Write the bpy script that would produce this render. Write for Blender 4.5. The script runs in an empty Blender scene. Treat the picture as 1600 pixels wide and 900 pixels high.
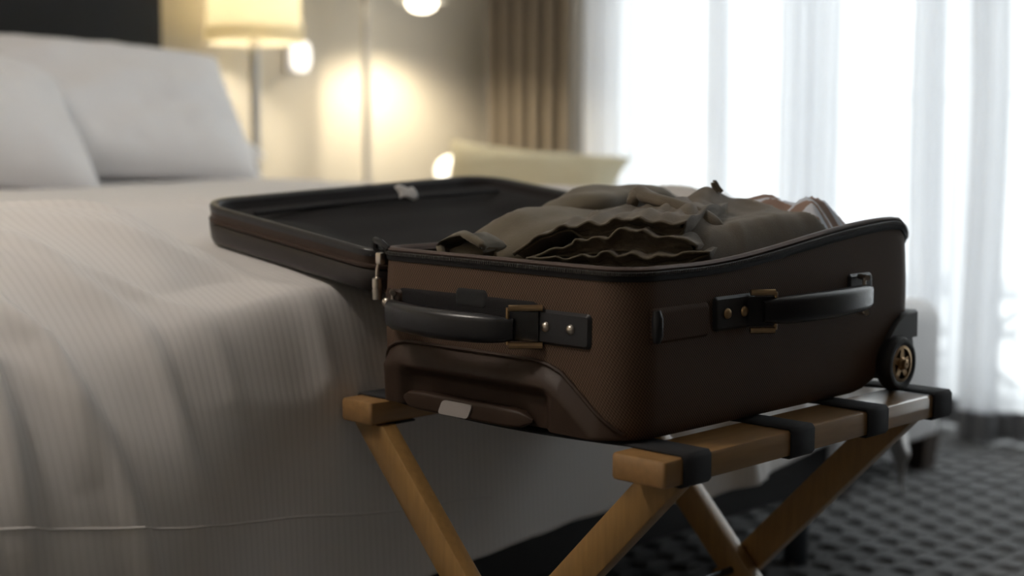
import bpy, bmesh, math, random
import numpy as np
from mathutils import Vector, noise

scene = bpy.context.scene
COL = scene.collection
R2 = math.sqrt(.5)

# ------------------------------------------------------------------ camera
FPX, CAM_Z, HOR = 2222.0, 0.79, 225.0
PITCH = math.atan(HOR / FPX)
cam_data = bpy.data.cameras.new('camera')
cam = bpy.data.objects.new('camera', cam_data)
COL.objects.link(cam)
cam.location = (0, 0, CAM_Z)
cam.rotation_euler = (math.pi / 2 - PITCH, 0, math.radians(-45))
cam_data.sensor_width = 36.0
cam_data.lens = 36.0 * FPX / 1600.0
cam_data.clip_start = 0.05
cam_data.dof.use_dof = True
cam_data.dof.focus_distance = 1.54
cam_data.dof.aperture_fstop = 2.6
scene.camera = cam

# ------------------------------------------------------------------ world and exposure
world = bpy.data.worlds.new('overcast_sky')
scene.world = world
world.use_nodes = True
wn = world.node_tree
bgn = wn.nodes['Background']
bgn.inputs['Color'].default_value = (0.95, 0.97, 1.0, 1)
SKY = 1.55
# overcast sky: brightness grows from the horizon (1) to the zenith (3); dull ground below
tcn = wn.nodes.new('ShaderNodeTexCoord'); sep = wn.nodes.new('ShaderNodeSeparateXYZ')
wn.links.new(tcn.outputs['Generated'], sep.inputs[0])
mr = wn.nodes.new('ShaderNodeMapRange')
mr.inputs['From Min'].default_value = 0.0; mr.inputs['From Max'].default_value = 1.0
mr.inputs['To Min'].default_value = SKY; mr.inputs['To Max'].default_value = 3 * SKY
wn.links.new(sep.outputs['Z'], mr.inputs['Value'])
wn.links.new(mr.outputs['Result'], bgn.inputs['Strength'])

portal_data = bpy.data.lights.new('window_daylight_portal', 'AREA')
portal_data.shape = 'RECTANGLE'
portal_data.size = 3.40
portal_data.size_y = 2.45
portal_data.cycles.is_portal = True
portal = bpy.data.objects.new('window_daylight_portal', portal_data)
COL.objects.link(portal)
portal.location = (3.93, 1.59, 1.22)
portal.rotation_euler = (math.pi / 2, 0, math.pi / 2)     # points to -x, into the room

vs = scene.view_settings
vs.view_transform = 'Standard'
vs.look = 'None'
vs.exposure = 0.78
vs.gamma = 1.0
vs.use_curve_mapping = False
scene.cycles.max_bounces = 10
scene.cycles.transparent_max_bounces = 24
scene.cycles.sample_clamp_indirect = 6.0
scene.cycles.caustics_reflective = False
scene.cycles.caustics_refractive = False

# ------------------------------------------------------------------ pixel helpers
_f = np.array([R2 * math.cos(PITCH), R2 * math.cos(PITCH), -math.sin(PITCH)])
_r = np.array([R2, -R2, 0.0])
_u = np.cross(_r, _f)
def on_plane(px, py, n, c):
    """point of the photograph's pixel on the plane n.p = c"""
    d = _f + _r * (px - 800) / FPX - _u * (py - 450) / FPX
    o = np.array([0, 0, CAM_Z]); n = np.array(n, float)
    t = (c - o @ n) / (d @ n)
    return o + t * d

def sst(a, b, x):
    t = min(1.0, max(0.0, (x - a) / (b - a)))
    return t * t * (3 - 2 * t)
def lerp_pts(pts, x):
    if x <= pts[0][0]: return pts[0][1]
    for (x0, y0), (x1, y1) in zip(pts, pts[1:]):
        if x <= x1: return y0 + (y1 - y0) * (x - x0) / (x1 - x0)
    return pts[-1][1]
def nz(x, y, z=0.0): return noise.noise(Vector((x, y, z)))

# ------------------------------------------------------------------ materials
def nodes_of(name):
    m = bpy.data.materials.new(name); m.use_nodes = True
    nt = m.node_tree
    return m, nt, nt.nodes['Principled BSDF']
def N(nt, t, **kw):
    n = nt.nodes.new(t)
    for k, v in kw.items(): setattr(n, k, v)
    return n
def c4(c): return (c[0], c[1], c[2], 1.0)

def make_mat(name, col, rough=.6, metal=0.0, var=.12, vscale=20, bump=0.0, bscale=300, coat=0.0, sheen=0.0, stretch=None):
    m, nt, b = nodes_of(name)
    tc = N(nt, 'ShaderNodeTexCoord')
    src = tc.outputs['Object']
    if stretch:
        mp = N(nt, 'ShaderNodeMapping'); mp.inputs['Scale'].default_value = stretch
        nt.links.new(src, mp.inputs['Vector']); src = mp.outputs['Vector']
    n1 = N(nt, 'ShaderNodeTexNoise'); n1.inputs['Scale'].default_value = vscale; n1.inputs['Detail'].default_value = 5
    nt.links.new(src, n1.inputs['Vector'])
    mx = N(nt, 'ShaderNodeMix', data_type='RGBA')
    mx.inputs[6].default_value = c4([v * (1 - var) for v in col])
    mx.inputs[7].default_value = c4([min(1, v * (1 + var)) for v in col])
    nt.links.new(n1.outputs['Fac'], mx.inputs[0])
    nt.links.new(mx.outputs[2], b.inputs['Base Color'])
    b.inputs['Roughness'].default_value = rough
    b.inputs['Metallic'].default_value = metal
    b.inputs['Coat Weight'].default_value = coat
    if sheen:
        b.inputs['Sheen Weight'].default_value = sheen
    if bump:
        n2 = N(nt, 'ShaderNodeTexNoise'); n2.inputs['Scale'].default_value = bscale; n2.inputs['Detail'].default_value = 3
        nt.links.new(src, n2.inputs['Vector'])
        bp = N(nt, 'ShaderNodeBump'); bp.inputs['Strength'].default_value = bump; bp.inputs['Distance'].default_value = .002
        nt.links.new(n2.outputs['Fac'], bp.inputs['Height'])
        nt.links.new(bp.outputs['Normal'], b.inputs['Normal'])
    return m

def lacquer(m, w, r):
    b = m.node_tree.nodes['Principled BSDF']; b.inputs['Coat Weight'].default_value = w; b.inputs['Coat Roughness'].default_value = r
def sum_axes(nt, vec, ax, ay, az):
    d = N(nt, 'ShaderNodeVectorMath', operation='DOT_PRODUCT')
    nt.links.new(vec, d.inputs[0]); d.inputs[1].default_value = (ax, ay, az)
    return d.outputs['Value']
def mth(nt, op, a, b=None):
    n = N(nt, 'ShaderNodeMath', operation=op)
    for i, v in enumerate((a, b)):
        if v is None: continue
        if isinstance(v, (int, float)): n.inputs[i].default_value = v
        else: nt.links.new(v, n.inputs[i])
    return n.outputs[0]

def nylon_mat(name, dark, light, k=2 * math.pi / .0036, uv=False):
    """ballistic nylon: fine diagonal twill"""
    m, nt, b = nodes_of(name)
    tc = N(nt, 'ShaderNodeTexCoord')
    v = tc.outputs['Object']
    if uv: v = tc.outputs['UV']
    s1 = mth(nt, 'SINE', sum_axes(nt, v, k, k, 0 if uv else k))
    s2 = mth(nt, 'SINE', sum_axes(nt, v, k * .9, -k * .45 if uv else k * .9, 0 if uv else -k * .45))
    h = mth(nt, 'ADD', mth(nt, 'MULTIPLY', s1, .34), mth(nt, 'MULTIPLY', s2, .16))
    h = mth(nt, 'ADD', h, .5)
    mx = N(nt, 'ShaderNodeMix', data_type='RGBA')
    mx.inputs[6].default_value = c4(dark); mx.inputs[7].default_value = c4(light)
    nt.links.new(h, mx.inputs[0]); nt.links.new(mx.outputs[2], b.inputs['Base Color'])
    b.inputs['Roughness'].default_value = .6
    b.inputs['Specular IOR Level'].default_value = .12
    bp = N(nt, 'ShaderNodeBump'); bp.inputs['Strength'].default_value = .35; bp.inputs['Distance'].default_value = .0005
    nt.links.new(h, bp.inputs['Height']); nt.links.new(bp.outputs['Normal'], b.inputs['Normal'])
    return m

def stripe_cloth_mat(name, a, bcol, period=.0095, rough=.75):
    """satin stripe bed linen; stripes follow the cloth (UV x in metres)"""
    m, nt, b = nodes_of(name)
    tc = N(nt, 'ShaderNodeTexCoord')
    sx = N(nt, 'ShaderNodeSeparateXYZ'); nt.links.new(tc.outputs['UV'], sx.inputs[0])
    s = mth(nt, 'SINE', mth(nt, 'MULTIPLY', sx.outputs[0], 2 * math.pi / period))
    s = mth(nt, 'ADD', mth(nt, 'MULTIPLY', s, .5), .5)
    s = mth(nt, 'SMOOTH_MIN', mth(nt, 'MULTIPLY', s, 1.4), 1.0)
    mx = N(nt, 'ShaderNodeMix', data_type='RGBA')
    mx.inputs[6].default_value = c4(a); mx.inputs[7].default_value = c4(bcol)
    nt.links.new(s, mx.inputs[0]); nt.links.new(mx.outputs[2], b.inputs['Base Color'])
    b.inputs['Roughness'].default_value = rough
    b.inputs['Sheen Weight'].default_value = .15
    bp = N(nt, 'ShaderNodeBump'); bp.inputs['Strength'].default_value = .10; bp.inputs['Distance'].default_value = .001
    nt.links.new(s, bp.inputs['Height']); nt.links.new(bp.outputs['Normal'], b.inputs['Normal'])
    return m

def sheer_mat(name, col, transp, transl):
    m = bpy.data.materials.new(name); m.use_nodes = True
    nt = m.node_tree; nt.nodes.clear()
    out = N(nt, 'ShaderNodeOutputMaterial')
    tr = N(nt, 'ShaderNodeBsdfTransparent')
    tl = N(nt, 'ShaderNodeBsdfTranslucent'); tl.inputs['Color'].default_value = c4(col)
    df = N(nt, 'ShaderNodeBsdfDiffuse'); df.inputs['Color'].default_value = c4(col)
    m1 = N(nt, 'ShaderNodeMixShader'); m1.inputs[0].default_value = transl
    nt.links.new(df.outputs[0], m1.inputs[1]); nt.links.new(tl.outputs[0], m1.inputs[2])
    m2 = N(nt, 'ShaderNodeMixShader')
    tc = N(nt, 'ShaderNodeTexCoord')
    nn = N(nt, 'ShaderNodeTexNoise'); nn.inputs['Scale'].default_value = 900
    nt.links.new(tc.outputs['Object'], nn.inputs['Vector'])
    f = mth(nt, 'ADD', mth(nt, 'MULTIPLY', nn.outputs['Fac'], .1), 1 - transp - .05)
    nt.links.new(f, m2.inputs[0])
    nt.links.new(tr.outputs[0], m2.inputs[1]); nt.links.new(m1.outputs[0], m2.inputs[2])
    nt.links.new(m2.outputs[0], out.inputs['Surface'])
    return m

def glow_mat(name, col, strength):
    m, nt, b = nodes_of(name)
    b.inputs['Base Color'].default_value = c4(col)
    b.inputs['Emission Color'].default_value = c4(col)
    b.inputs['Emission Strength'].default_value = strength
    return m

def shade_mat(name, col):
    m = bpy.data.materials.new(name); m.use_nodes = True
    nt = m.node_tree; nt.nodes.clear()
    out = N(nt, 'ShaderNodeOutputMaterial')
    tl = N(nt, 'ShaderNodeBsdfTranslucent')
    df = N(nt, 'ShaderNodeBsdfDiffuse')
    tc = N(nt, 'ShaderNodeTexCoord')
    nn = N(nt, 'ShaderNodeTexNoise'); nn.inputs['Scale'].default_value = 60
    nt.links.new(tc.outputs['Object'], nn.inputs['Vector'])
    mx = N(nt, 'ShaderNodeMix', data_type='RGBA')
    mx.inputs[6].default_value = c4([v * .94 for v in col]); mx.inputs[7].default_value = c4(col)
    nt.links.new(nn.outputs['Fac'], mx.inputs[0])
    nt.links.new(mx.outputs[2], tl.inputs['Color']); nt.links.new(mx.outputs[2], df.inputs['Color'])
    m1 = N(nt, 'ShaderNodeMixShader'); m1.inputs[0].default_value = .6
    nt.links.new(df.outputs[0], m1.inputs[1]); nt.links.new(tl.outputs[0], m1.inputs[2])
    nt.links.new(m1.outputs[0], out.inputs['Surface'])
    return m

def glass_mat(name):
    m = bpy.data.materials.new(name); m.use_nodes = True
    nt = m.node_tree; nt.nodes.clear()
    out = N(nt, 'ShaderNodeOutputMaterial')
    tr = N(nt, 'ShaderNodeBsdfTransparent'); tr.inputs['Color'].default_value = (.96, .98, .97, 1)
    gl = N(nt, 'ShaderNodeBsdfGlossy'); gl.inputs['Roughness'].default_value = .02
    m1 = N(nt, 'ShaderNodeMixShader'); m1.inputs[0].default_value = .06
    nt.links.new(tr.outputs[0], m1.inputs[1]); nt.links.new(gl.outputs[0], m1.inputs[2])
    nt.links.new(m1.outputs[0], out.inputs['Surface'])
    return m

def plaid_mat(name):
    m, nt, b = nodes_of(name)
    tc = N(nt, 'ShaderNodeTexCoord')
    s = mth(nt, 'SINE', sum_axes(nt, tc.outputs['Object'], 260, 90, 0))
    f = mth(nt, 'GREATER_THAN', s, .1)
    mx = N(nt, 'ShaderNodeMix', data_type='RGBA')
    mx.inputs[6].default_value = (.30, .20, .16, 1); mx.inputs[7].default_value = (.72, .76, .85, 1)
    nt.links.new(f, mx.inputs[0]); nt.links.new(mx.outputs[2], b.inputs['Base Color'])
    b.inputs['Roughness'].default_value = .7
    return m

def weave_mat(name, a, bcol, period=.006):
    m, nt, b = nodes_of(name)
    tc = N(nt, 'ShaderNodeTexCoord')
    k = 2 * math.pi / period
    s = mth(nt, 'SINE', sum_axes(nt, tc.outputs['Object'], k * .6, k * .6, k))
    s = mth(nt, 'ADD', mth(nt, 'MULTIPLY', s, .5), .5)
    mx = N(nt, 'ShaderNodeMix', data_type='RGBA')
    mx.inputs[6].default_value = c4(a); mx.inputs[7].default_value = c4(bcol)
    nt.links.new(s, mx.inputs[0]); nt.links.new(mx.outputs[2], b.inputs['Base Color'])
    b.inputs['Roughness'].default_value = .85
    bp = N(nt, 'ShaderNodeBump'); bp.inputs['Strength'].default_value = .5; bp.inputs['Distance'].default_value = .001
    nt.links.new(s, bp.inputs['Height']); nt.links.new(bp.outputs['Normal'], b.inputs['Normal'])
    return m

M = {}
M['carpet'] = make_mat('carpet', (.15, .15, .15), .95, var=.25, vscale=350, bump=.8, bscale=700)
M['wall'] = make_mat('wall_paint', (.68, .63, .54), .85, var=.03, vscale=8, bump=.1, bscale=200)
M['wall_dark'] = make_mat('dark_wall_paint', (.12, .10, .085), .8, var=.05, vscale=8, bump=.1, bscale=200)
M['ceiling'] = make_mat('ceiling_paint', (.75, .73, .69), .9, var=.02)
M['trim'] = make_mat('trim_paint', (.62, .58, .50), .5, var=.03)
M['frame'] = make_mat('window_frame_metal', (.55, .56, .58), .4, var=.05)
M['glass'] = glass_mat('window_glass')
M['nylon'] = nylon_mat('brown_nylon', (.040, .023, .015), (.150, .092, .062))
M['nylon_body'] = nylon_mat('brown_nylon_body', (.036, .022, .015), (.185, .120, .084), uv=True)
M['nylon_in'] = make_mat('dark_lining', (.013, .0095, .0095), .65, var=.2, vscale=40, bump=.3, bscale=500)
M['mesh'] = weave_mat('black_mesh', (.006, .005, .005), (.018, .015, .015), .004)
M['leather'] = make_mat('black_leather', (.014, .014, .017), .30, var=.2, vscale=60, bump=.06, bscale=350)
M['leather_brown'] = make_mat('dark_brown_leather', (.048, .029, .020), .45, var=.2, vscale=30, bump=.06, bscale=350)
M['lid_leather'] = make_mat('lid_leather', (.020, .014, .013), .40, var=.2, vscale=30, bump=.06, bscale=350)
M['binding'] = make_mat('brown_binding', (.075, .048, .040), .6, var=.2, vscale=80, bump=.2)
M['tape'] = make_mat('black_zip_tape', (.014, .013, .015), .6, var=.2, vscale=200, bump=.3, bscale=900)
M['tooth'] = make_mat('zip_tooth', (.05, .045, .042), .35, var=.2, metal=.3)
M['brass'] = make_mat('aged_brass', (.46, .31, .17), .30, metal=1.0, var=.2, vscale=90)
M['nickel'] = make_mat('nickel', (.62, .56, .50), .28, metal=1.0, var=.1)
M['plastic'] = make_mat('black_plastic', (.020, .019, .020), .42, var=.15)
M['rubber'] = make_mat('black_rubber', (.016, .016, .018), .5, var=.2)
M['silver'] = make_mat('silver_button', (.52, .48, .46), .35, metal=.2, var=.08)
M['wood'] = make_mat('varnished_oak', (.36, .20, .075), .45, var=.30, vscale=14, coat=.35, stretch=(1, 9, 9))
M['wood_leg'] = make_mat('varnished_oak_leg', (.38, .22, .08), .34, var=.28, vscale=16, coat=.3, stretch=(9, 9, 1.2))
for k_ in ('leather_brown', 'nylon_in', 'tape', 'mesh'): M[k_].node_tree.nodes['Principled BSDF'].inputs['Specular IOR Level'].default_value = .25
lacquer(M['wood'], .9, .12); lacquer(M['wood_leg'], .5, .2)
M['webbing'] = weave_mat('black_webbing', (.010, .010, .012), (.026, .026, .030), .0016)
M['duvet'] = stripe_cloth_mat('striped_duvet_cover', (.775, .750, .735), (.81, .785, .77))
M['sheet'] = make_mat('white_sheet', (.78, .755, .74), .8, var=.03, vscale=10, bump=.1, bscale=600)
M['pillow'] = make_mat('white_pillowcase', (.86, .845, .85), .8, var=.03, vscale=8, bump=.1, bscale=500)
M['base'] = make_mat('dark_bed_base', (.022, .021, .022), .7, var=.2, vscale=60)
M['bed_metal'] = make_mat('dark_metal', (.08, .09, .10), .35, metal=.8, var=.1)
M['headboard'] = make_mat('black_headboard', (.010, .010, .010), .85, var=.2, vscale=6)
M['olive'] = make_mat('olive_cotton', (.122, .095, .064), .85, var=.22, vscale=45, bump=.35, bscale=700, sheen=.2)
M['khaki'] = make_mat('khaki_cotton', (.128, .104, .068), .85, var=.2, vscale=45, bump=.35, bscale=700, sheen=.2)
M['plaid'] = plaid_mat('striped_shirt')
M['sheer'] = sheer_mat('sheer_curtain', (.84, .85, .87), .30, .72)
M['hem'] = make_mat('sheer_hem', (.16, .16, .165), .9, var=.1)
M['drape'] = make_mat('taupe_drape', (.20, .165, .125), .85, var=.1, vscale=30, bump=.3, bscale=400)
M['chaise'] = weave_mat('white_basketweave', (.55, .54, .54), (.72, .71, .71), .011)
M['cushion'] = make_mat('cream_cushion', (.66, .60, .42), .85, var=.08, vscale=12, bump=.3, bscale=300)
M['dark_wood'] = make_mat('dark_wood', (.035, .022, .015), .4, var=.3, vscale=12, stretch=(1, 8, 8))
M['lamp_shade'] = shade_mat('cream_lamp_shade', (.93, .89, .77))
M['chrome'] = make_mat('brushed_steel', (.55, .53, .50), .3, metal=1.0, var=.05)
M['lamp_grey'] = make_mat('lamp_head_grey', (.45, .44, .42), .4, var=.05)
M['bulb'] = glow_mat('bulb_glow', (1.0, .90, .70), 4)
M['globe'] = glow_mat('opal_glow', (1.0, .96, .90), .8)
M['globe_warm'] = glow_mat('warm_opal_glow', (1.0, .93, .78), 1.6)
M['ceramic'] = make_mat('white_ceramic', (.88, .86, .80), .25, var=.02)
M['concrete'] = make_mat('balcony_concrete', (.50, .50, .50), .9, var=.1, vscale=6)
M['patio'] = make_mat('patio_metal', (.10, .11, .12), .5, var=.1)

# ------------------------------------------------------------------ mesh helpers
ORG = {}
class MB:
    def __init__(s): s.v = []; s.f = []; s.uv = None
    def add(s, V, F):
        o = len(s.v); s.v += [tuple(map(float, p)) for p in V]; s.f += [tuple(i + o for i in f) for f in F]; return s
    def box(s, x0, x1, y0, y1, z0, z1, b=0.0):
        if b <= 0:
            V = [(x, y, z) for z in (z0, z1) for y in (y0, y1) for x in (x0, x1)]
            return s.add(V, [(0, 2, 3, 1), (4, 5, 7, 6), (0, 1, 5, 4), (2, 6, 7, 3), (0, 4, 6, 2), (1, 3, 7, 5)])
        rings = []
        for z, i in ((z0, b), (z0 + b * .3, b * .3), (z0 + b, 0), (z1 - b, 0), (z1 - b * .3, b * .3), (z1, b)):
            rings.append([(x, y, z) for x, y in rrect(x0 + i, x1 - i, y0 + i, y1 - i, max(b - i * .6, b * .3), 3, 1)])
        return s.loft(rings, True, True)
    def loft(s, rings, c0=False, c1=False, closed=True):
        n = len(rings[0]); V = [p for r in rings for p in r]; F = []
        for i in range(len(rings) - 1):
            for j in range(n if closed else n - 1):
                k = (j + 1) % n
                F.append((i * n + j, i * n + k, (i + 1) * n + k, (i + 1) * n + j))
        if c0: F.append(tuple(reversed(range(n))))
        if c1: F.append(tuple(range((len(rings) - 1) * n, len(rings) * n)))
        return s.add(V, F)
    def tube(s, path, r, n=10, caps=True, sz=1.0):
        P = [Vector(p) for p in path]; rings = []
        for i, p in enumerate(P):
            t = (P[min(i + 1, len(P) - 1)] - P[max(i - 1, 0)]).normalized()
            up = Vector((0, 0, 1)) if abs(t.z) < .95 else Vector((1, 0, 0))
            a = t.cross(up).normalized(); b = a.cross(t).normalized()
            rr = r[i] if isinstance(r, (list, tuple)) else r
            rings.append([tuple(p + a * rr * math.cos(2 * math.pi * k / n) + b * rr * sz * math.sin(2 * math.pi * k / n)) for k in range(n)])
        return s.loft(rings, caps, caps)
    def lathe(s, prof, c, axis='z', n=32, caps=False):
        rings = []
        for r, h in prof:
            ring = []
            for k in range(n):
                a = 2 * math.pi * k / n; u, w = r * math.cos(a), r * math.sin(a)
                if axis == 'z': ring.append((c[0] + u, c[1] + w, c[2] + h))
                elif axis == 'y': ring.append((c[0] + u, c[1] + h, c[2] + w))
                else: ring.append((c[0] + h, c[1] + u, c[2] + w))
            rings.append(ring)
        return s.loft(rings, caps, caps)
    def prism(s, poly, fn, h0, h1):
        """poly in 2D, fn(u, w, h) -> 3D"""
        return s.loft([[fn(u, w, h0) for u, w in poly], [fn(u, w, h1) for u, w in poly]], True, True)
    def grid(s, P):
        """P[i][j] points"""
        n, m = len(P), len(P[0])
        return s.add([p for r in P for p in r], [(i * m + j, i * m + j + 1, (i + 1) * m + j + 1, (i + 1) * m + j) for i in range(n - 1) for j in range(m - 1)])

def rrect(x0, x1, y0, y1, r, seg=8, sub=1):
    """rounded rectangle, counter-clockwise; r may be a 4-tuple for corners (x0,y0),(x1,y0),(x1,y1),(x0,y1)"""
    rs = r if isinstance(r, (tuple, list)) else (r,) * 4
    cs = [(x0, y0, 1, 1, math.pi), (x1, y0, -1, 1, 1.5 * math.pi), (x1, y1, -1, -1, 0), (x0, y1, 1, -1, .5 * math.pi)]
    corners = []
    for (x, y, sx, sy, a0), q in zip(cs, rs):
        corners.append([(x + sx * q + q * math.cos(a0 + .5 * math.pi * k / seg), y + sy * q + q * math.sin(a0 + .5 * math.pi * k / seg)) for k in range(seg + 1)])
    out = []
    for i in range(4):
        out += corners[i]
        a = corners[i][-1]; b = corners[(i + 1) % 4][0]
        for k in range(1, sub): out.append((a[0] + (b[0] - a[0]) * k / sub, a[1] + (b[1] - a[1]) * k / sub))
    return out

def root(name, loc, label, cat, group=None):
    o = bpy.data.objects.new(name, None); COL.objects.link(o)
    o.location = loc; o.empty_display_size = .05
    o['label'] = label; o['category'] = cat
    if group: o['group'] = group
    ORG[o.name] = Vector(loc)
    return o

def obj(name, mb, mat, parent=None, smooth=True, label=None, cat=None, group=None, kind=None, angle=40, uv=None, solid=0.0, subs=0, fixn=True):
    if parent is not None: org = ORG[parent.name]
    else:
        a = np.array(mb.v); org = Vector(((a[:, 0].min() + a[:, 0].max()) / 2, (a[:, 1].min() + a[:, 1].max()) / 2, a[:, 2].min()))
    me = bpy.data.meshes.new(name)
    me.from_pydata([(p[0] - org[0], p[1] - org[1], p[2] - org[2]) for p in mb.v], [], mb.f)
    me.materials.append(mat if not isinstance(mat, str) else M[mat])
    if fixn:
        bm = bmesh.new(); bm.from_mesh(me)
        bmesh.ops.recalc_face_normals(bm, faces=bm.faces[:])
        bm.to_mesh(me); bm.free()
    if uv is not None:
        lay = me.uv_layers.new(name='UVMap')
        vi = np.zeros(len(me.loops), dtype=np.int32); me.loops.foreach_get('vertex_index', vi)
        lay.data.foreach_set('uv', np.array(uv, dtype=np.float32)[vi].ravel())
    o = bpy.data.objects.new(name, me); COL.objects.link(o)
    if parent is None: o.location = org
    else: o.parent = parent
    ORG[o.name] = org
    if smooth:
        me.polygons.foreach_set('use_smooth', [True] * len(me.polygons))
        if angle < 180: me.set_sharp_from_angle(angle=math.radians(angle))
    if solid:
        md = o.modifiers.new('thickness', 'SOLIDIFY'); md.thickness = solid; md.offset = 0
    if subs:
        md = o.modifiers.new('smooth', 'SUBSURF'); md.levels = subs; md.render_levels = subs
    if label: o['label'] = label
    if cat: o['category'] = cat
    if group: o['group'] = group
    if kind: o['kind'] = kind
    return o

def structure(name, mb, mat, label, cat, parent=None):
    o = obj(name, mb, mat, parent, smooth=False)
    o['kind'] = 'structure'
    if parent is None:
        o['label'] = label; o['category'] = cat
    return o

# ================================================================== the room
X0, X1, Y0, Y1, ZC = -1.7, 3.80, -2.4, 3.80, 2.6
floor = structure('floor', MB().box(X0 - .1, X1 + .1, Y0 - .1, Y1 + .1, -.12, 0), 'carpet', 'dark grey carpet floor with a stepped raised pattern', 'floor')
structure('ceiling', MB().box(X0 - .1, X1 + .1, Y0 - .1, Y1 + .1, ZC, ZC + .1), 'ceiling', 'plain white ceiling above the bedroom', 'ceiling')
structure('wall_head', MB().box(X0 - .1, X1 + .1, Y1, Y1 + .1, 0, ZC), 'wall', 'warm beige wall behind the headboard', 'wall')
structure('wall_entry', MB().box(X0 - .1, X0, Y0 - .1, Y1, 0, ZC), 'wall', 'beige wall opposite the window', 'wall')
structure('wall_foot', MB().box(X0, X1 + .1, Y0 - .1, Y0, 0, ZC), 'wall_dark', 'dark taupe wall opposite the foot of the bed', 'wall')
WY0, WY1, WZ = -.10, 3.28, 2.42
wb = MB().box(X1, X1 + .1, WY1, Y1, 0, ZC).box(X1, X1 + .1, Y0, WY0, 0, ZC).box(X1, X1 + .1, WY0, WY1, WZ, ZC)
structure('wall_window', wb, 'wall', 'beige wall around the tall window', 'wall')
structure('baseboard_head', MB().box(X0, X1, Y1 - .015, Y1, 0, .09), 'trim', 'low painted baseboard along the headboard wall', 'baseboard')
# window: three sliding door leaves
win = root('window_1', (X1 + .05, (WY0 + WY1) / 2, 0), 'tall glazed balcony doors behind the sheer curtains', 'window')
win['kind'] = 'structure'
leaves = [(WY0, .76), (.76, 1.97), (1.97, WY1)]
for a, b in leaves:
    fb = MB().box(X1 + .03, X1 + .08, a, a + .06, 0, WZ).box(X1 + .03, X1 + .08, b - .06, b, 0, WZ)
    fb.box(X1 + .03, X1 + .08, a + .06, b - .06, 0, .08).box(X1 + .03, X1 + .08, a + .06, b - .06, WZ - .07, WZ)
    fr = obj('door_leaf_frame', fb, 'frame', win, smooth=False)
    obj('pane', MB().box(X1 + .05, X1 + .058, a + .055, b - .055, .075, WZ - .065), 'glass', fr, smooth=False)

# raised tufts of the carpet, wedge-shaped steps in staggered rows
cb = MB()
cw, cl = .062, .078
rnd = random.Random(4)
i0 = 0
for r in range(int(3.6 / cw)):
    y = -1.2 + r * cw
    off = (r % 2) * cl * .5
    for k in range(int(3.9 / cl)):
        x = -.25 + off + k * cl + rnd.uniform(-.002, .002)
        h = .0078 + rnd.uniform(-.001, .001)
        w2 = cw * .86
        V = [(x, y, -.001), (x + cl * .93, y, -.001), (x + cl * .93, y + w2, -.001), (x, y + w2, -.001),
             (x + .004, y + .003, h), (x + cl * .9, y + .006, .001), (x + cl * .9, y + w2 - .006, .001), (x + .004, y + w2 * .48, h), (x + .012, y + w2 - .004, h * .25)]
        cb.add(V, [(0, 1, 5, 4), (1, 2, 6, 5), (2, 3, 8, 6), (3, 0, 4, 7), (3, 7, 8), (4, 5, 6), (4, 6, 8, 7)])
tuft = obj('carpet_relief', cb, 'carpet', floor, smooth=False)
tuft['kind'] = 'stuff'

# ---- outside, on the balcony
bal = MB().box(X1 + .1, 6.2, -3.0, 5.0, -.25, -.03)
o = obj('balcony_slab', bal, 'concrete', None, smooth=False, label='grey concrete balcony floor outside the window', cat='balcony', kind='structure')
rl = root('balcony_railing', (6.1, 1.0, -.03), 'pale metal balcony railing with thin uprights outside the window', 'railing')
obj('top_rail', MB().box(6.07, 6.13, -3, 5, .99, 1.03), 'frame', rl, smooth=False)
obj('bottom_rail', MB().box(6.08, 6.12, -3, 5, .08, .11), 'frame', rl, smooth=False)
bar0 = None
for k in range(54):
    y = -2.93 + k * .148
    if bar0 is None: bar0 = obj('upright', MB().box(6.09, 6.11, y - .01, y + .01, -.03, .99), 'frame', rl, smooth=False)
    else:
        c = bar0.copy(); COL.objects.link(c); c.parent = rl; c.location = (0, k * .148, 0)
pt = root('patio_table', (4.45, 2.2, -.03), 'low dark patio table with crossed legs behind the sheer curtain', 'table')
obj('table_top', MB().box(4.25, 4.70, 1.90, 2.55, .30, .325, .008), 'patio', pt)
for sx in (4.30, 4.64):
    for y0, y1 in ((1.95, 2.5), (2.5, 1.95)):
        obj('leg', MB().tube([(sx, y0, -.03), (sx, y1, .305)], .013, 8), 'patio', pt)

# ================================================================== bed
BX0, BX1, BY0, BY1 = .30, 2.30, 1.45, 3.55
bed = root('bed', (1.3, 2.5, 0), 'wide bed with dark base and black headboard under white linen', 'bed')
obj('bed_base', MB().box(BX0, BX1, BY0, BY1, .14, .235, .006), 'base', bed)
for x in (BX0 + .12, BX1 - .06):
    for y in (BY0 + .03, BY1 - .1):
        obj('leg', MB().tube([(x, y, 0), (x, y, .15)], .024, 14), 'bed_metal', bed)
obj('box_spring', MB().box(BX0 + .01, BX1 - .01, BY0 + .0, BY1, .215, .42, .02), 'sheet', bed)
obj('mattress', MB().box(BX0 + .02, BX1 - .02, BY0 + .02, BY1, .42, .60, .04), 'sheet', bed)
obj('headboard', MB().box(BX0 - .12, BX1 - .12, BY1 + .02, BY1 + .12, .0, 1.45, .015), 'headboard', bed)

# lid frame of the suitcase (needed so that the duvet gives way under it)
LH = Vector((1.062, 1.283, .664)); LEX = Vector((1, 0, .050)); LEY = Vector((0, 1, .125)); LEZ = Vector((-.05, -.125, 1)).normalized()
LL, LW, LD = .548, .392, .055
def lid_pt(p, q, r): return LH + LEX * p + LEY * q + LEZ * r
def lid_bottom_z(x, y):
    return LH.z + (x - LH.x) * .05 + (y - LH.y) * .125 - LD - .004

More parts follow.
